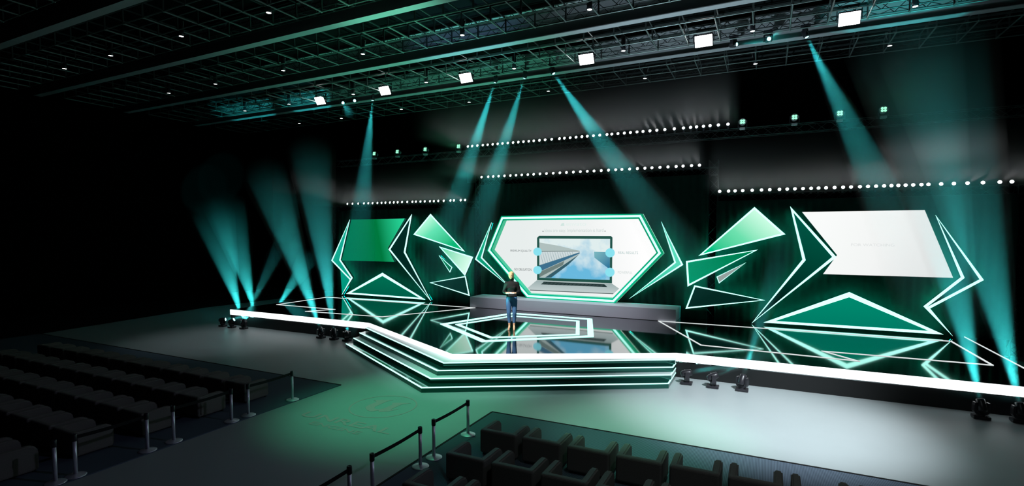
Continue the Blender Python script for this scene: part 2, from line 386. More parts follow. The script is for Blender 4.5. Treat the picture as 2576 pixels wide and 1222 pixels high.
# right wing
led_shape('video_screen', c6([(633, 154), (1532, 140), (1740, 636), (787, 609), (890, 470)]), g2('screen_white', (250, 252, 251), (226, 228, 228), (2060, 560), (2390, 690), (.5, (243, 245, 244))), .05, 'large white video screen with notched left side on the right wing', 'video screens', False)
led_shape('led_shape', c6([(1612, 178), (1962, 652), (1568, 860), (1737, 1062), (1525, 845), (1800, 632)]), M['panel'], .06, 'kinked dark arrow outline right of the white screen', 'screen side arrows')
led_shape('led_shape', c6([(548, 116), (638, 503), (266, 968), (884, 485)]), g2('b6r', (0, 84, 66), (0, 20, 18), (2010, 560), (1930, 760)), .075, 'dark green boomerang light outline left of the white screen', 'boomerang outlines')
led_shape('led_shape', c6([(980, 742), (355, 963), (1665, 1050)]), g2('trr', (0, 140, 112), (0, 122, 100), (2137, 740), (2137, 830)), .13, 'wide low green triangle with thick white border under the white screen', 'low bordered triangles')
led_shape('led_shape', [(1898, 521), (1758, 643), (1975, 589)], g2('t5r', (205, 255, 230), (0, 195, 135), (1905, 530), (1800, 635), (.5, (110, 225, 175))), .05, 'large bright mint triangle at top left of the right wing', 'upper mint triangles')
led_shape('led_shape', [(1726, 657), (1906, 628), (1730, 720)], g2('t6r', (0, 150, 105), (0, 125, 80), (1730, 710), (1880, 640)), .05, 'green pointed shard right of the main screen', 'slanted shards')
led_shape('led_shape', [(1877, 660), (1803, 696), (1809, 712)], emit('greysliver', lin((150, 160, 158)), 1), .016, 'small grey sliver under the green pointed shard', 'slivers')
led_shape('led_shape', [(1747, 718), (1725, 776), (1924, 755)], M['panel'], .04, 'dark triangle outline under the grey sliver', 'dark outlined triangles')
# centre: chevrons and the six-sided screen
led_shape('led_shape', c5([(263, 243), (138, 525), (400, 735), (190, 512)]), g2('cl', (0, 160, 120), (0, 130, 100), (1200, 640), (1260, 700)), .045, 'thin green chevron pointing left beside the main screen', 'main screen chevrons')
led_shape('led_shape', c5([(1568, 236), (1735, 568), (1320, 830), (1670, 548)]), g2('cr', (90, 220, 185), (60, 200, 165), (1690, 640), (1640, 700)), .045, 'thin pale green chevron pointing right beside the main screen', 'main screen chevrons')
hexw = [(-9.13, 4.02), (-3.86, 4.02), (-3.17, 2.74), (-4.75, 1.02), (-8.05, 1.02), (-9.73, 2.74)]
hexo = inset(hexw, -.05); hexi = inset(hexw, .12)
HY = 17.72
ms = empty('main_screen', (-6.45, HY, .98), 'six-sided main screen in glowing mint frame showing a laptop picture', 'screen')
at0(MB().ring(hexo, hexi, HY, 18.05), 'frame', M['greenframe'], ms, ms.location)
at0(MB().ring(inset(hexw, -.005), inset(hexw, .065), HY-.012, HY+.01), 'light_strip', M['ledm'], ms, ms.location)
SY = 17.98
sg = grad('main_white', (232, 238, 237), (255, 255, 255), tuple(ony(1320, 650, SY)), tuple(ony(1610, 600, SY)), 1., (.6, (240, 243, 242)))
at0(MB().prismY(hexo, SY, SY+.05), 'display', sg, ms, ms.location)
disp = [c for c in kids(ms) if c.name.startswith('display')][0]
# the picture shown on the screen, flat layers on its face
lay = [0]
def flat(name, px, m, mir=None):
    lay[0] += 1; y = SY-.003-.0006*lay[0]
    mb = MB(); P = [ony(px_, py_, SY) for px_, py_ in px]
    mb.bm.faces.new([mb.bm.verts.new((p.x, y, p.z)) for p in P]); return at0(mb, name, m, disp, ms.location)
c7 = lambda l: [(1320+x/6.43, 570+y/6.43) for x, y in l]
def E(c, s=1.): return emit('pix', lin(c), s)
flat('laptop_lid', c7([(235, 145), (1395, 150), (1420, 175), (1412, 915), (200, 865), (200, 180)]), E((36, 84, 74)))
skym = emit('sky_pixels', (1, 1, 1)); n = skym.node_tree; e = [x for x in n.nodes if x.type == 'EMISSION'][0]
tc = n.nodes.new('ShaderNodeNewGeometry'); no = n.nodes.new('ShaderNodeTexNoise'); no.inputs['Scale'].default_value = 2.2; no.inputs['Detail'].default_value = 5
sx = n.nodes.new('ShaderNodeSeparateXYZ'); mp = n.nodes.new('ShaderNodeMapRange'); mp.inputs[1].default_value = 1.6; mp.inputs[2].default_value = 3.3
ad = n.nodes.new('ShaderNodeMath'); ad.operation = 'ADD'; ml = n.nodes.new('ShaderNodeMath'); ml.operation = 'MULTIPLY_ADD'; ml.inputs[1].default_value = 1.5; ml.inputs[2].default_value = -.75
cr = n.nodes.new('ShaderNodeValToRGB'); cr.color_ramp.elements[0].color = (*lin((105, 185, 222)), 1); cr.color_ramp.elements[1].color = (*lin((224, 238, 238)), 1)
cr.color_ramp.elements[0].position = .1; cr.color_ramp.elements[1].position = .85
n.links.new(tc.outputs['Position'], no.inputs['Vector']); n.links.new(tc.outputs['Position'], sx.inputs[0]); n.links.new(sx.outputs['Z'], mp.inputs[0])
n.links.new(no.outputs[0], ml.inputs[0]); n.links.new(ml.outputs[0], ad.inputs[0]); n.links.new(mp.outputs[0], ad.inputs[1]); n.links.new(ad.outputs[0], cr.inputs[0]); n.links.new(cr.outputs[0], e.inputs[0])
flat('sky_picture', c7([(237, 192), (1382, 198), (1375, 862), (237, 825)]), skym)
flat('tower_picture', c7([(237, 255), (560, 310), (890, 392), (890, 440), (780, 545), (420, 825), (290, 825), (237, 822)]), E((176, 192, 190)))
flat('tower_picture', c7([(237, 400), (885, 398), (885, 412), (237, 620)]), E((206, 218, 220)))
flat('tower_picture', c7([(237, 625), (885, 415), (890, 432), (300, 700), (237, 720)]), E((62, 112, 142)))
flat('tower_picture', c7([(237, 735), (640, 555), (620, 620), (290, 790), (237, 822)]), E((112, 130, 126)))
flat('tower_picture', c7([(330, 822), (880, 450), (700, 620), (430, 822)]), E((52, 92, 104)))
flat('tower_picture', c7([(237, 392), (890, 390), (890, 397), (237, 402)]), E((60, 80, 76)))
for i in range(14):
    u = i/14; x = 245+u*560
    flat('facade_line', c7([(x, 405+2*u), (x+5, 405), (x+60-u*40, 600-u*170), (x+52-u*40, 602-u*170)]), E((150, 172, 176)))
flat('building_picture', c7([(1125, 405), (1380, 412), (1378, 690), (1130, 500)]), grad('bl', (120, 180, 190), (40, 115, 155), tuple(ony(1500, 635, SY)), tuple(ony(1533, 672, SY))))
flat('laptop_base', c7([(195, 868), (1412, 918), (1530, 1000), (1440, 1082), (85, 1020), (50, 990)]), grad('lb', (150, 170, 170), (196, 208, 208), tuple(ony(1430, 705, SY)), tuple(ony(1430, 735, SY))))
flat('laptop_edge', c7([(85, 1018), (1440, 1078), (1430, 1090), (90, 1030)]), E((72, 88, 86)))
flat('keyboard_picture', c7([(312, 888), (1290, 930), (1340, 975), (265, 932)]), E((34, 52, 52)))
for r in range(3):
    for i in range(16):
        u0 = 300+i*62-r*14; v = 900+r*12+(u0-300)*.043
        flat('key', c7([(u0, v), (u0+46, v+2), (u0+46, v+8), (u0, v+6)]), E((66, 84, 84)) if (i, r) == (0, 0) else bpy.data.materials['pix.%03d' % (len([m for m in bpy.data.materials if m.name.startswith('pix')])-1)] if False else bpy.data.materials[[m.name for m in bpy.data.materials if m.name.startswith('pix')][-1]])
dot = E((138, 226, 240))
for cx, cy_, r in ((215, 403, 68), (215, 700, 68), (1387, 422, 76), (1384, 735, 76)):
    flat('blue_dot', [(1320+(cx+r*math.cos(a*math.pi/16))/6.43, 570+(cy_+r*.97*math.sin(a*math.pi/16))/6.43) for a in range(32)], dot)

def text(name, s, m, h, width=None, ext=.0, shear=0., bold=False):
    c = bpy.data.curves.new(name, 'FONT'); c.body = s; c.size = 1; c.shear = shear; c.extrude = 0; c.offset = .012 if bold else 0
    o = bpy.data.objects.new(name, c); COL.objects.link(o); dg = bpy.context.evaluated_depsgraph_get()
    me = bpy.data.meshes.new_from_object(o.evaluated_get(dg)); bpy.data.objects.remove(o)
    xs_ = [v.co.x for v in me.vertices]; ys_ = [v.co.y for v in me.vertices]
    for v in me.vertices:
        fx = (width or 0)/(max(xs_)-min(xs_)) if width else h/(max(ys_)-min(ys_))
        v.co.x = (v.co.x-min(xs_))*fx; v.co.y = (v.co.y-min(ys_))*(h/(max(ys_)-min(ys_)))
    me.materials.clear(); me.materials.append(m)
    o = bpy.data.objects.new(name, me); COL.objects.link(o); return o
def wall_text(name, s, x0, x1, yb, h_px, m, parent, org, Y, bold=False):
    a = ony(x0, yb, Y); b_ = ony(x1, yb, Y); t_ = ony(x0, yb-h_px, Y)
    o = text(name, s, m, abs(t_.z-a.z), b_.x-a.x, bold=bold); o.parent = parent; o.rotation_euler = (math.pi/2, 0, 0)
    o.location = Vector((a.x, Y, a.z))-Vector(org); return o
tg = E((120, 128, 130)); tl = E((205, 216, 214)); tb = E((168, 196, 194)); TYY = SY-.06
for s, x0, x1, yb, h, m in (('PREMIUM QUALITY', 1284, 1337, 634, 6.5, tg), ('NO OBLIGATION', 1294, 1337, 680, 6.5, E((96, 102, 104))), ('REAL RESULTS', 1555, 1605, 638.5, 6.5, tb), ('POWERFUL', 1554, 1591, 688, 6.5, tl),
                            ('•', 1364.5, 1367.5, 583, 2.6, tg), ('•', 1520.5, 1523.5, 582.5, 2.6, tg), ('Ideas are easy. Implementation is hard', 1370, 1518, 586, 11, tl), ('envato', 1424, 1474, 568, 8, E((226, 240, 236)))):
    wall_text('caption', s, x0, x1, yb, h, m, disp, ms.location, TYY)
flat('logo_mark', [(1411, 568), (1421, 568), (1420, 560), (1414, 562)], E((208, 230, 224)))
rs = [o for o in bpy.data.objects if o.name.startswith('video_screen') and 'white' in o.get('label', '')][0]
wall_text('caption', 'FOR WATCHING', 2141, 2250, 619, 7, E((222, 225, 225)), rs, rs.location, WY-.02)

# ------------------------------------------------------------------ haze shaped as beams and glow; fading density stands in for light falloff
BANKD = .16
def shaft_mat(name, dens, g=.2, pw=1.3):
    m = bpy.data.materials.new(name); m.use_nodes = True; n = m.node_tree; n.nodes.clear()
    o_ = n.nodes.new('ShaderNodeOutputMaterial'); v = n.nodes.new('ShaderNodeVolumeScatter'); v.inputs['Anisotropy'].default_value = g
    tc = n.nodes.new('ShaderNodeTexCoord'); sx = n.nodes.new('ShaderNodeSeparateXYZ'); a = n.nodes.new('ShaderNodeMath'); a.operation = 'SUBTRACT'; a.inputs[0].default_value = 1; a.use_clamp = True
    p = n.nodes.new('ShaderNodeMath'); p.operation = 'POWER'; p.inputs[1].default_value = pw; k = n.nodes.new('ShaderNodeMath'); k.operation = 'MULTIPLY'; k.inputs[1].default_value = dens
    n.links.new(tc.outputs['Generated'], sx.inputs[0]); n.links.new(sx.outputs['Z'], a.inputs[1]); n.links.new(a.outputs[0], p.inputs[0]); n.links.new(p.outputs[0], k.inputs[0])
    n.links.new(k.outputs[0], v.inputs['Density']); n.links.new(v.outputs[0], o_.inputs['Volume']); return m
HZB = shaft_mat('beam_haze', .2, .2, .9); HZC = shaft_mat('roof_beam_haze', .085, .2, .6)
def bank(x0, x1, z, hgt, dens, label):
    m = bpy.data.materials.new('thin_haze'); m.use_nodes = True; n = m.node_tree; n.nodes.clear()
    o_ = n.nodes.new('ShaderNodeOutputMaterial'); v = n.nodes.new('ShaderNodeVolumeScatter'); v.inputs['Anisotropy'].default_value = .25
    tc = n.nodes.new('ShaderNodeTexCoord'); sx = n.nodes.new('ShaderNodeSeparateXYZ'); n.links.new(tc.outputs['Generated'], sx.inputs[0])
    def M_(op, a, b=None):
        q = n.nodes.new('ShaderNodeMath'); q.operation = op
        for i, s_ in enumerate((a, b)):
            if s_ is None: continue
            if isinstance(s_, (int, float)): q.inputs[i].default_value = s_
            else: n.links.new(s_, q.inputs[i])
        return q.outputs[0]
    up = M_('POWER', M_('MAXIMUM', M_('SUBTRACT', 1., sx.outputs['Z']), 0.), 1.6)
    lo = M_('MINIMUM', M_('MULTIPLY', sx.outputs['Z'], 9.), 1.)
    fr = M_('POWER', M_('MAXIMUM', sx.outputs['Y'], 0.), .8)
    ex = M_('MINIMUM', M_('MULTIPLY', M_('MULTIPLY', sx.outputs['X'], M_('SUBTRACT', 1., sx.outputs['X'])), 30.), 1.)
    n.links.new(M_('MULTIPLY', M_('MULTIPLY', M_('MULTIPLY', up, lo), M_('MULTIPLY', fr, ex)), dens), v.inputs['Density']); n.links.new(v.outputs[0], o_.inputs['Volume'])
    o = MB().box((0, 0, 0), (x1-x0, 3.0, hgt)).build('haze', m); o.location = ((x0+x1)/2, 16.6, z-.2+hgt/2); tag(o, label, 'haze', 'haze banks', 'stuff')
bank(-11.6, -.8, 6.88, 2.2, BANKD, 'thin haze glowing above the highest row of white lamps')
bank(-10.9, -1.7, 5.63, 1.22, BANKD, 'thin haze glowing above the centre row of white lamps')
bank(-17.9, -10.5, 4.75, 1.7, BANKD, 'thin haze glowing above the left row of white lamps')
bank(-1.7, 6.4, 4.75, 1.9, BANKD, 'thin haze glowing above the right row of white lamps')
def shaft(parent, r0, z0, L, half, m):
    t_ = math.tan(math.radians(half))
    return MB().lathe([(r0, z0), (r0+L*t_, z0+L)], 16).build('light_beam', m, parent)
# ------------------------------------------------------------------ white lamps along the trusses
lampm = emit('lamp_white', (.95, .98, 1), 5.)
AIM = Vector((0, -1, .17)).normalized(); QA = AIM.to_track_quat('Z', 'Y')
LAMPW = 110
def small_lamp():
    t = empty('beam_lamp', (0, 0, 0), '', 'stage lamp')
    h = MB().lathe([(.02, -.13), (.045, -.12), (.058, -.02), (.062, .05), (.056, .052), (.05, .02)], 14).build('housing', M['fix'], t, True); h.rotation_mode = 'QUATERNION'; h.rotation_quaternion = QA
    h.location = (0, 0, 0)
    l = MB().lathe([(.001, .03), (.046, .03), (.044, .036), (.001, .042)], 14).build('lens', lampm, h)
    MB().box((0, .06, -.09), (.05, .03, .11)).build('clamp', M['fix'], t)
    L = lamp('lamp_beam', 'SPOT', (0, 0, .06), (0, 0, 1), LAMPW, (.92, .97, 1), .02, 16, .8, h)
    return t
proto = small_lamp(); pt = snapshot(proto); first = [True]
pxs = {'on the high truss above the stage': (6.88, 368, [1150+x/7.36 for x in (207, 285, 382, 483, 573, 665, 757, 847, 945, 1042, 1140, 1235, 1332, 1425, 1530, 1635, 1757, 1900, 1992, 2098, 2207, 2315, 2415)]+[1480+x/7.156 for x in (97, 210, 340, 427, 537, 652, 762, 880, 988, 1112, 1237, 1380, 1550, 1715, 1843, 1950, 2075, 2193, 2343, 2515)]),
       'on the centre truss above the main screen': (5.63, 440, [1150+x/7.36 for x in (460, 583, 675, 775, 883, 993, 1097, 1203, 1315, 1423, 1540, 1660, 1785, 1908, 2030, 2157, 2287, 2415)]+[1480+x/7.156 for x in (107, 237, 368, 497, 608, 747, 887, 1022, 1148, 1293, 1437, 1583, 1708, 1860, 2003)]),
       'on the low truss above the green screen': (4.745, 508, [840+x/7.156 for x in (253, 345, 447, 550, 628, 705, 792, 867, 937, 1017, 1088, 1157, 1235, 1330, 1422, 1485, 1567, 1643, 1738, 1807, 1887, 1985, 2105, 2168, 2290, 2370)]),
       'on the low truss above the white screen': (4.755, 470, [1790+x/6.283 for x in (130, 270, 373, 493, 643, 790, 920, 1073, 1195, 1317, 1445, 1572, 1690, 1808, 1943, 2077, 2202, 2343)]+[2160+x/6.192 for x in (143, 268, 393, 507, 615, 728, 845, 973, 1083, 1280, 1478, 1690, 1930, 2192, 2380)])}
LY = 18.14
for where, (z, yy, px) in pxs.items():
    for i, x in enumerate(px):
        # the row is straight: slide along it until it meets the sight line
        p = None; d = ray(x, yy); X = LY/1.
        # solve the point (X, LY, z) whose column is x
        a = (x-CX)/F; v = Vector((0, LY, z))-CAM
        X = -(v.dot(RR)-a*v.dot(FF))/(RR.x-a*FF.x)
        o = proto if first[0] else dup(pt); first[0] = False
        o.location = (X, LY, z); tag(o, 'small white lamp, %s from left, %s' % (ordi(i+1), where), 'stage lamp', 'white lamps '+where)

# ------------------------------------------------------------------ green four-cell lamps
gcell = emit('green_cell', (.3, 1, .55), 1.5)
def par4():
    t = empty('wash_lamp', (0, 0, 0), '', 'stage lamp')
    h = MB().lathe([(.04, -.2), (.075, -.16), (.105, -.02), (.11, .02), (.1, .02)], 20).build('head', M['fixw'], t, True); h.rotation_mode = 'QUATERNION'; h.rotation_quaternion = QA
    for a in range(4):
        u, v = .05*math.cos(a*math.pi/2+math.pi/4), .05*math.sin(a*math.pi/2+math.pi/4)
        MB().lathe([(.001, .022), (.036, .022), (.03, .032), (.001, .036)], 12, Matrix.Translation((u, v, 0))).build('light_cell', gcell, h)
    MB().box((-.125, 0, -.06), (.02, .06, .2)).box((.125, 0, -.06), (.02, .06, .2)).box((0, 0, -.16), (.27, .06, .02)).build('yoke', M['fix'], t)
    MB().box((0, .0, -.21), (.16, .14, .07), .015).build('base', M['fixw'], t)
    lamp('green_beam', 'SPOT', (0, 0, .06), (0, -.2, 1), 30, GREEN, .08, 40, 1, h)
    return t
g0 = par4(); gt = snapshot(g0)
for i, (x, y) in enumerate([(942, 386), (1000, 382), (1070, 376), (1154, 368), (1868, 306), (1999, 295), (2113, 284), (2223, 275)]):
    o = g0 if i == 0 else dup(gt); o.location = ony(x, y, 18.02); o.location.z = 6.9
    tag(o, 'green four-cell lamp on the high truss, %s of the four %s of the white lamps' % (ordi(i % 4+1), 'left' if i < 4 else 'right'), 'stage lamp', 'green four-cell lamps')

# ------------------------------------------------------------------ moving heads
tealm = emit('teal_lens', (.25, 1, 1), 12.)
_base = MB().box((0, 0, .032), (.25, .19, .052), .008).box((-.09, 0, .004), (.03, .15, .008)).box((.09, 0, .004), (.03, .15, .008)).mesh('base', M['fix'])
def yoke_mesh():
    mb = MB(); out = []
    # U profile in x,z with rounded lower corners
    o_ = [(-.115, .30), (-.125, .25), (-.125, .14), (-.10, .10), (-.04, .075), (.04, .075), (.10, .10), (.125, .14), (.125, .25), (.115, .30)]
    i_ = [(.085, .30), (.085, .16), (.06, .125), (-.06, .125), (-.085, .16), (-.085, .30)]
    return mb.prismY(o_+i_, -.045, .045).lathe([(.07, .052), (.07, .08)], 18).mesh('yoke', M['fix'])
_yoke = yoke_mesh()
_head = MB().lathe([(.03, -.13), (.06, -.125), (.075, -.09), (.08, 0), (.072, .06), (.068, .105), (.058, .11), (.055, .09)], 22).mesh('lamp_head', M['fix'], True)
_lens = MB().lathe([(.001, .085), (.055, .085), (.05, .1), (.001, .108)], 20).mesh('lens', tealm)
def moving_head(pos, target, label, group, power, angle, L, hang=False, blend=.35, lens=True):
    pos = Vector(pos); sgn = -1 if hang else 1
    piv = pos+Vector((0, 0, .25*sgn)); d = (Vector(target)-piv).normalized()
    t = empty('moving_head_light', pos, label, 'stage light', group)
    pan = math.atan2(d.y, d.x)+math.pi/2
    fl_ = Euler((math.pi, 0, 0)) if hang else Euler((0, 0, 0))
    def add(name, me, par=t):
        o = bpy.data.objects.new(name, me); COL.objects.link(o); o.parent = par; return o
    b_ = add('base', _base); b_.rotation_euler = fl_
    y = add('yoke', _yoke); y.rotation_euler = (math.pi if hang else 0, 0, pan)
    h = add('lamp_head', _head); h.location = (0, 0, .25*sgn); h.rotation_mode = 'QUATERNION'; h.rotation_quaternion = d.to_track_quat('Z', 'Y')
    if lens: add('lens', _lens, h)
    if power: lamp('teal_beam', 'SPOT', (0, 0, .14), (0, 0, 1), power*(26 if hang else 15), TEAL, .035, angle, blend, h); shaft(h, .05, .125, L, angle/2+.6, HZC if hang else HZB)
    return t
BK = lambda x, y: tuple(ony(x, y, 22.7))      # aimed at the dark back wall, over the truss portals
FH = [  # floor position, target, label, power
 ((-17.81, 12.26, 0), (-16.2, 13.2, .5), 'black moving head lamp at the stage left corner, leftmost of the left floor trio', 40),
 ((-17.30, 12.25, 0), (-15.5, 13.0, 1.3), 'black moving head lamp, middle of the left floor trio', 15),
 ((-16.70, 12.28, 0), tuple(ony(730, 565, 14.5)), 'black moving head lamp, right one of the left floor trio', 120),
 ((-18.08, 13.2, 0), BK(470, 330), 'moving head lamp behind the stage left end, nearest the front', 700),
 ((-18.08, 13.8, 0), BK(522, 330), 'moving head lamp behind the stage left end, middle one', 700),
 ((-18.08, 14.75, 0), BK(835, 560), 'moving head lamp behind the stage left end, farthest back', 520),
 ((-12.97, 12.3, 0), tuple(ony(632, 330, 16)), 'moving head lamp leaning left before the steps, left of its trio', 800),
 ((-12.40, 12.3, 0), tuple(ony(775, 330, 16)), 'moving head lamp shining up before the steps, middle of its trio', 800),
 ((-11.88, 12.32, 0), tuple(ony(888, 700, 17.7)), 'moving head lamp right beside the steps, teal lens glowing', 90),
 ((-1.56, 12.13, 0), (-.2, 12.5, .62), 'moving head lamp pointing right beside the steps, left of the right trio', 40),
 ((-1.0, 12.1, 0), (.3, 12.5, .95), 'moving head lamp pointing right, middle of the right trio', 25),
 ((-.41, 12.13, 0), tuple(ony(2060, 330, 15)), 'moving head lamp shining up, right one of the right trio', 110),
 ((3.61, 12.24, 0), tuple(ony(2315, 330, 15)), 'moving head lamp with glowing teal lens near the right edge', 330),
 ((4.17, 12.29, 0), tuple(ony(2405, 330, 15)), 'moving head lamp cut by the right edge of the photo', 330),
]
for (p, tgt, lab, pw), (L_, an) in zip(FH, [(1.5, 13), (1, 13), (3.5, 11), (9.5, 12), (9.5, 12), (5.2, 11), (8.5, 12), (8.5, 12), (2.6, 11), (1.5, 13), (1.5, 13), (3.8, 11), (9, 14), (9, 14)]):
    moving_head(p, tgt, lab, 'moving head lamps on the floor', pw, an, L_)
CH = [
 ((862, 253), (-14.5, 15.5, 7.9), 'ceiling moving head, left of the left roof trio, with faint beam to the right', 60),
 ((893, 247), (-6, 2, 3.4), 'ceiling moving head, middle of the left roof trio, lens facing the viewer', 0),
 ((938, 243), tuple(ony(912, 500, 16.6)), 'ceiling moving head, right of the left roof trio, beam straight down', 260),
 ((1247, 198), tuple(ony(1150, 500, 16.6)), 'ceiling moving head, left of the middle roof trio', 330),
 ((1321, 187), tuple(ony(1225, 500, 16.6)), 'ceiling moving head, middle of the middle roof trio', 330),
 ((1389, 178), tuple(ony(1600, 480, 16.6)), 'ceiling moving head, right of the middle roof trio, beam slanting right', 300),
 ((1846, 100), (1.2, 15.8, 8.5), 'ceiling moving head, left of the right roof trio', 50),
 ((1932, 92), (1.5, 12, 8.3), 'ceiling moving head, middle of the right roof trio', 30),
 ((2026, 82), tuple(ony(2130, 300, 16.6)), 'ceiling moving head, right of the right roof trio, beam slanting down', 220),
]
for ((x, y), tgt, lab, pw), L_ in zip(CH, [2, 1, 7.5, 8.3, 8.3, 9, 1.8, .8, 8.5]):
    p = ony(x, y, 16.95); p.z = 9.28-.06
    moving_head(p, tgt, lab, 'moving head lamps under the roof', pw, 11.5, L_, True)

# ------------------------------------------------------------------ square floodlights
flood = emit('flood_white', (1, 1, 1), 11.)
for i, (x, y) in enumerate([(805, 253), (968, 228), (1172, 196), (1475, 149), (1770, 103), (2137, 47)]):
    p = ony(x, y, 16.45)
    t = empty('flood_light', p, 'square white floodlight under the roof, %s from the left of six' % ordi(i+1), 'floodlight', 'square floodlights')
    R_ = Matrix.Rotation(math.radians(32), 3, 'X')
    MB().box(tuple(R_ @ Vector((0, .05, 0))), (.52, .09, .36), .02, R_).build('case', M['fix'], t)
    MB().box(R_ @ Vector((0, -.006, 0)), (.48, .012, .32), .01, R_).build('light_panel', flood, t)
    MB().box((-.28, .05, .12), (.02, .05, .3)).box((.28, .05, .12), (.02, .05, .3)).box((0, .05, .27), (.58, .05, .02)).build('bracket', M['fix'], t)

# ------------------------------------------------------------------ small downlights hanging in the roof grid
dlm = emit('downlight_lens', (1, .98, .95), 9.)
def downl():
    t = empty('downlight', (0, 0, 0), '', 'downlight')
    MB().lathe([(.03, .44), (.06, .42), (.065, .1), (.075, .0), (.068, .0), (.06, .03)], 16).build('can', M['fix'], t, True)
    MB().lathe([(.001, .008), (.058, .008), (.05, .02), (.001, .03)], 16).build('lens', dlm, t)
    b_ = MB()
    b_.tube((-.07, 0, .2), (-.12, 0, .4), .006, 5).tube((.07, 0, .2), (.12, 0, .4), .006, 5).tube((-.12, 0, .4), (.12, 0, .4), .006, 5).build('bracket', M['fixw'], t)
    return t
d0 = downl(); dt = snapshot(d0); fst = True
for nm, Y, px in (('first visible grid at the upper left', 9.06, [(153, 170), (269, 137), (447, 88), (667, 28)]),
                  ('grid between the two nearest pale beams', 12.34, [(418, 232), (535, 209), (706, 175), (907, 133), (1158, 85), (1480, 20)]),
                  ('grid between the two farthest pale beams', 15.64, [(611, 277), (722, 260), (884, 235), (1068, 205), (1290, 170), (1566, 125), (1893, 75), (2305, 12)]),
                  ('grid behind the farthest pale beam', 18.93, [(749, 309), (855, 296), (1006, 273), (1177, 255), (1377, 227), (1621, 195), (1900, 158), (2240, 112)])):
    for i, (x, y) in enumerate(px):
        o = d0 if fst else dup(dt); fst = False
        o.location = ony(x, y+1, Y); o.location.y += .1; tag(o, 'small can downlight, %s from left in the %s' % (ordi(i+1), nm), 'downlight', 'downlights in the '+nm)

# ------------------------------------------------------------------ carpets
cl = empty('carpet', (-15.3, 2.3, 0), 'dark blue ribbed carpet under the left block of armchairs', 'carpet', 'seating carpets')
at0(MB().box((-15.27, 2.28, .008), (13.54, 12.6, .016)), 'pile', M['carpet'], cl, cl.location)
at0(MB().box((-15.27, 8.6, .01), (13.54, .04, .02)), 'border', M['belt'], cl, cl.location)
cr_ = empty('carpet', (3.2, 2.3, 0), 'dark blue ribbed carpet under the right block of armchairs', 'carpet', 'seating carpets')
at0(MB().box((3.2, 2.28, .008), (15.6, 12.5, .016)), 'pile', M['carpet'], cr_, cr_.location)
at0(MB().box((3.2, 8.55, .01), (15.66, .04, .02)).box((-4.62, 2.28, .01), (.035, 12.5, .02)), 'border', M['belt'], cr_, cr_.location)

# ------------------------------------------------------------------ armchairs (origin at the back left floor corner)
def armchair():
    t = empty('armchair', (0, 0, 0), '', 'armchair')
    def rb(c, d, bev, name): return MB().box(c, d, bev, None, 3).build(name, M['chair'], t)
    rb((.305, .05, .215), (.61, .10, .36), .03, 'backrest')
    for x in (.05, .56):
        prof = [(0.01, .03), (.55, .03), (.55, .30), (.535, .345), (.50, .378), (.45, .392), (.01, .395)]
        mb = MB(); a = [mb.bm.verts.new((x-.05, y, z)) for y, z in prof]; b_ = [mb.bm.verts.new((x+.05, y, z)) for y, z in prof]
        mb.bm.faces.new(a); mb.bm.faces.new(b_[::-1])
        for i in range(7): mb.bm.faces.new((a[i], b_[i], b_[(i+1) % 7], a[(i+1) % 7]))
        bmesh.ops.recalc_face_normals(mb.bm, faces=mb.bm.faces)
        bmesh.ops.bevel(mb.bm, geom=[e_ for e_ in mb.bm.edges], offset=.02, segments=3, affect='EDGES', clamp_overlap=True)
        mb.build('armrest', M['chair'], t)
    rb((.305, .325, .11), (.40, .44, .09), .03, 'seat')
    for x in (.05, .56):
        for y in (.05, .50): MB().box((x, y, .018), (.03, .03, .036)).build('foot', M['black'], t)
    return t
c0 = armchair(); ct = snapshot(c0); fst = True
ROWN = ['front', 'second', 'third', 'fourth', 'fifth', 'sixth']
def proj(p):
    v = Vector(p)-CAM; z = v.dot(FF); return (CX+F*v.dot(RR)/z, PY-F*v.dot(UU)/z) if z > .1 else (-9e9, 9e9)
for side in (-1, 1):
    for r in range(6):
        for i in range(12):
            y = 6.78-.95*r
            x = (-9.85-.703*i) if side < 0 else (-3.88+.703*i)
            q = [proj((x+a, y+b_, c)) for a in (0, .61) for b_ in (0, .55) for c in (.0, .4)]
            if max(p[0] for p in q) < 2 or min(p[0] for p in q) > 2574 or min(p[1] for p in q) > 1220: continue
            o = c0 if fst else dup(ct); fst = False; o.location = (x, y, .016)
            tag(o, 'dark armchair in the %s row of the %s block, %s from the aisle' % (ROWN[r], 'left' if side < 0 else 'right', ordi(i+1)), 'armchair', 'armchairs of the %s block' % ('left' if side < 0 else 'right'))

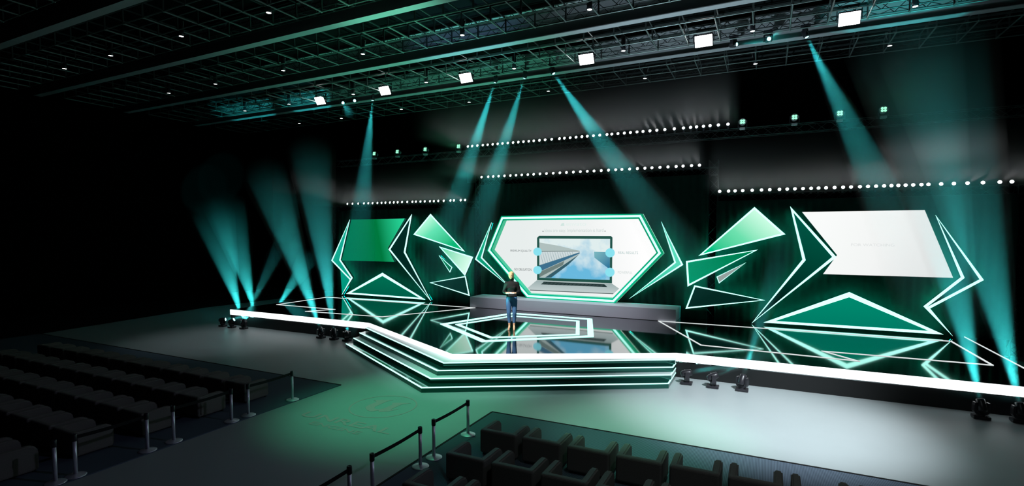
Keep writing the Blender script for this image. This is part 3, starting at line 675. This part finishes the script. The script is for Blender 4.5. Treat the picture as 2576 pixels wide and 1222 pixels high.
# ------------------------------------------------------------------ barrier posts with belts
def post():
    t = empty('barrier_post', (0, 0, 0), '', 'barrier post')
    MB().lathe([(.125, 0), (.125, .006), (.11, .014), (.05, .022), (.026, .03)], 32).build('base', M['chrome'], t, True)
    MB().lathe([(.025, .02), (.025, .50)], 20).build('tube', M['chrome'], t, True)
    MB().lathe([(.03, .495), (.032, .5), (.032, .585), (.028, .592), (.014, .592), (.013, .58)], 20).build('belt_head', M['fix'], t, True)
    return t
p0 = post(); ptt = snapshot(p0); fst = True
Y7 = [7.38, 6.38, 6.04, 5.02, 4.62, 3.68, 3.45]
for side, X, ys in (('left', -8.61, Y7), ('right', -4.45, Y7[:6])):
    for i, y in enumerate(ys):
        if side == 'right' and i > 4: continue
        o = p0 if fst else dup(ptt); fst = False; o.location = (X, y, .016 if side == 'right' else .016)
        tag(o, 'chrome barrier post, %s from the stage on the %s side of the aisle' % (ordi(i+1), side), 'barrier post', side+' barrier posts')
    for (a, b_), nm in (((7.38, 6.38), 'nearest the stage'), ((6.04, 5.02), 'second from the stage'), ((4.62, 3.68), 'third from the stage')):
        if side == 'left' and nm.startswith('third'): pass
        mb = MB(); n = 10; A = []; B = []
        for k in range(n+1):
            y = a-.03+(b_-a+.06)*k/n; sag = -.012*math.sin(math.pi*k/n); A.append((X, y, .585+sag)); B.append((X, y, .535+sag))
        for dx in (-.002, .002):
            va = [mb.bm.verts.new((p[0]+dx, p[1], p[2])) for p in A]; vb = [mb.bm.verts.new((p[0]+dx, p[1], p[2])) for p in B]
            for k in range(n): mb.bm.faces.new((va[k], va[k+1], vb[k+1], vb[k]))
        o = mb.build('barrier_belt', M['belt']); tag(o, 'black belt stretched between two posts on the %s of the aisle, %s' % (side, nm), 'belt', side+' barrier belts')

# ------------------------------------------------------------------ floor print
lg = empty('floor_print', (-6.72, 7.6, 0), 'faint round emblem with lettering printed on the aisle floor', 'floor print')
lc = Vector((-6.72, 7.93)); R0 = .66
po = [(lc.x+R0*u, lc.y+R0*v) for u, v in circ(1, 64)]; pi_ = [(lc.x+R0*.955*u, lc.y+R0*.955*v) for u, v in circ(1, 64)]
at0(MB().ring(po, pi_, .001, .003, True), 'circle', M['logo'], lg, lg.location)
uu = [(-.46, .20), (-.30, .34), (-.06, .42), (-.12, .34), (-.14, .28), (-.14, -.10), (-.10, -.20), (0, -.24), (.08, -.20), (.12, -.14), (.12, .16), (.04, .26), (.22, .36), (.44, .42), (.32, .30), (.30, .22), (.30, -.12), (.44, -.02), (.34, -.22), (.18, -.36), (.10, -.28), (0, -.40), (-.14, -.38), (-.30, -.26), (-.34, -.14), (-.34, .16), (-.40, .20)]
at0(MB().prismZ([(lc.x+x*R0/.62*.82, lc.y+y*R0/.62*.82) for x, y in uu][::-1], .001, .003), 'letter', M['logo'], lg, lg.location)
for s, x, y, h, wd in (('UNREAL', -7.79, 6.82, .24, 2.1), ('ENGINE', -7.29, 6.58, .14, 1.15)):
    o = text('lettering', s, M['logo'], h, wd, bold=True); o.parent = lg; o.location = Vector((x, y, .003))-lg.location

# ------------------------------------------------------------------ presenter
skin = mat('skin', lin((226, 176, 140)), .5, 0, .4); knit = noisy(mat('black_knit', (.009, .010, .011), .8, 0, .2), 80, .2)
denim = noisy(mat('blue_denim', lin((70, 108, 152)), .8, 0, .2), 60, .15); hairm = noisy(mat('blond_hair', lin((226, 196, 140)), .5, 0, .3), 30, .15)
shoe = mat('nude_shoe', lin((205, 160, 130)), .35, 0, .5)
pr = empty('person', (-6.70, 13.62, SZ+.001), 'woman in black turtleneck and cropped blue jeans standing on stage holding a tablet', 'person', None, math.radians(20))
def fleshy(mb, name, m, vox, par=pr, smooth=4):
    o = mb.build(name, m, par, True)
    r = o.modifiers.new('r', 'REMESH'); r.mode = 'VOXEL'; r.voxel_size = vox; r.use_smooth_shade = True
    s = o.modifiers.new('s', 'SMOOTH'); s.factor = .5; s.iterations = smooth
    return o
hd = Vector((-.015, -.01, 1.60))
B_ = MB()
B_.ell(hd+Vector((0, .01, .02)), (.072, .09, .092), 20).ell(hd+Vector((-.004, -.035, -.045)), (.05, .05, .055), 16)
B_.ell(hd+Vector((-.008, -.088, -.015)), (.011, .018, .022), 10).ell(hd+Vector((-.006, -.078, -.052)), (.02, .012, .008), 10).ell(hd+Vector((-.005, -.07, -.082)), (.02, .018, .015), 10)
B_.ell(hd+Vector((.072, .015, -.01)), (.01, .02, .028), 8).ell(hd+Vector((-.072, .015, -.01)), (.01, .02, .028), 8)
B_.chain([hd+Vector((0, .02, -.06)), (0, .01, 1.46), (0, .01, 1.40)], [.048, .046, .06])
B_.ell((0, .01, 1.28), (.14, .085, .16)).ell((0, .01, 1.12), (.11, .075, .14)).ell((0, .015, .95), (.13, .085, .10))
SH, EL, WR = {}, {}, {}
for s in (-1, 1):
    SH[s] = Vector((s*.158, .015, 1.362)); EL[s] = Vector((s*.218, .03, 1.12)); WR[s] = Vector((s*.125, -.19, 1.10))
    B_.chain([(0, .01, 1.37), SH[s], EL[s], WR[s]], [.07, .052, .038, .024])
    pm = WR[s]+Vector((-s*.03, -.045, .005)); B_.ell(pm, (.026, .042, .017), 10, Matrix.Rotation(s*.5, 3, 'Z'))
    for k in range(4):
        a0 = pm+Vector((-s*.010+(k-1.5)*.0155*s*-.0, -.03, 0))+Vector((-s*.012+s*.0*k, -.0, -.018+.012*k))
        L1 = [.038, .042, .040, .034][k]
        a1 = a0+Vector((-s*L1*.8, -.012, .004)); a2 = a1+Vector((-s*L1*.45, .014, -.002)); B_.chain([pm+Vector((0, -.015, -.012+.008*k)), a0, a1, a2], [.010, .0085, .008, .007], 8)
    B_.chain([pm+Vector((0, .015, .012)), pm+Vector((-s*.02, -.0, .03)), pm+Vector((-s*.048, -.012, .034))], [.011, .0095, .008], 8)
    hip = Vector((s*.075, .015, .88)); kn = Vector((s*.085, -.005, .50)); an = Vector((s*.068, .03, .12))
    B_.chain([hip, kn, Vector((s*.078, .03, .36)), an], [.068, .050, .047, .030])
    B_.chain([an, Vector((s*.072, -.01, .065)), Vector((s*.078, -.085, .026))], [.028, .03, .02], 10)
fleshy(B_, 'body', skin, .0065)
S_ = MB(); S_.ell((0, .01, 1.28), (.165, .105, .17), 20).ell((0, .012, 1.12), (.135, .098, .17), 20).ell((0, .012, 1.0), (.160, .116, .085), 20).ell((-.075, -.055, 1.25), (.06, .055, .06)).ell((.075, -.055, 1.25), (.06, .055, .06))
S_.chain([(0, .012, 1.36), (0, .012, 1.42), (0, .008, 1.488)], [.09, .062, .055])
for s in (-1, 1): S_.chain([(0, .01, 1.36), SH[s]+Vector((0, 0, -.005)), EL[s]+Vector((s*.01, .01, 0)), EL[s].lerp(WR[s], .75)], [.08, .065, .054, .038])
fleshy(S_, 'sweater', knit, .011, smooth=6)
J_ = MB(); J_.ell((0, .015, .93), (.166, .122, .12), 20).ell((-.07, .05, .88), (.08, .085, .09)).ell((.07, .05, .88), (.08, .085, .09))
for s in (-1, 1): J_.chain([(s*.078, .015, .88), (s*.086, .005, .68), (s*.085, -.003, .50), (s*.080, .03, .36), (s*.070, .032, .215)], [.095, .078, .062, .059, .044])
fleshy(J_, 'jeans', denim, .011, smooth=5)
Hm = MB(); Hm.ell(hd+Vector((.004, .035, .03)), (.084, .088, .092), 20).ell(hd+Vector((.0, .005, .07)), (.076, .078, .05), 16).ell(hd+Vector((.06, .04, -.04)), (.025, .05, .07), 12).ell(hd+Vector((-.05, .05, -.03)), (.025, .045, .06), 12)
Hm.chain([hd+Vector((.03, .08, .0)), hd+Vector((.055, .075, -.08)), hd+Vector((.062, .05, -.16))], [.04, .032, .018])
fleshy(Hm, 'hair', hairm, .009, smooth=3)
for s in (-1, 1):
    Sm = MB(); Sm.chain([(s*.07, .045, .07), (s*.073, -.01, .062), (s*.08, -.095, .022)], [.032, .034, .024], 10).tube((s*.068, .06, .06), (s*.068, .062, 0), .012, 8, .006).box((s*.079, -.08, .006), (.06, .1, .012), .005)
    fleshy(Sm, 'shoe', shoe, .007, smooth=2)
dk = mat('eye_dark', (.03, .025, .02), .3); lipm = mat('lips', lin((176, 92, 84)), .4)
for s in (-1, 1):
    MB().ell(hd+Vector((-.006+s*.028, -.074, .012)), (.011, .007, .005), 10).build('eye', dk, pr, True)
    MB().ell(hd+Vector((-.006+s*.029, -.076, .032)), (.017, .006, .003), 10).build('eyebrow', hairm, pr, True)
MB().ell(hd+Vector((-.006, -.087, -.052)), (.017, .006, .006), 10).build('lips', lipm, pr, True)
RZ = Matrix.Rotation(math.radians(20), 4, 'Z')
tb_ = MB().box((0, 0, 0), (.22, .15, .008), .003).build('tablet', mat('pale_tablet', (.6, .62, .64), .3, .2))
tb_.location = pr.location+(RZ @ Vector((0, -.265, 1.116))); tb_.rotation_euler = (math.radians(12), 0, math.radians(20)); tag(tb_, 'thin pale tablet held flat in both hands of the presenter', 'tablet')
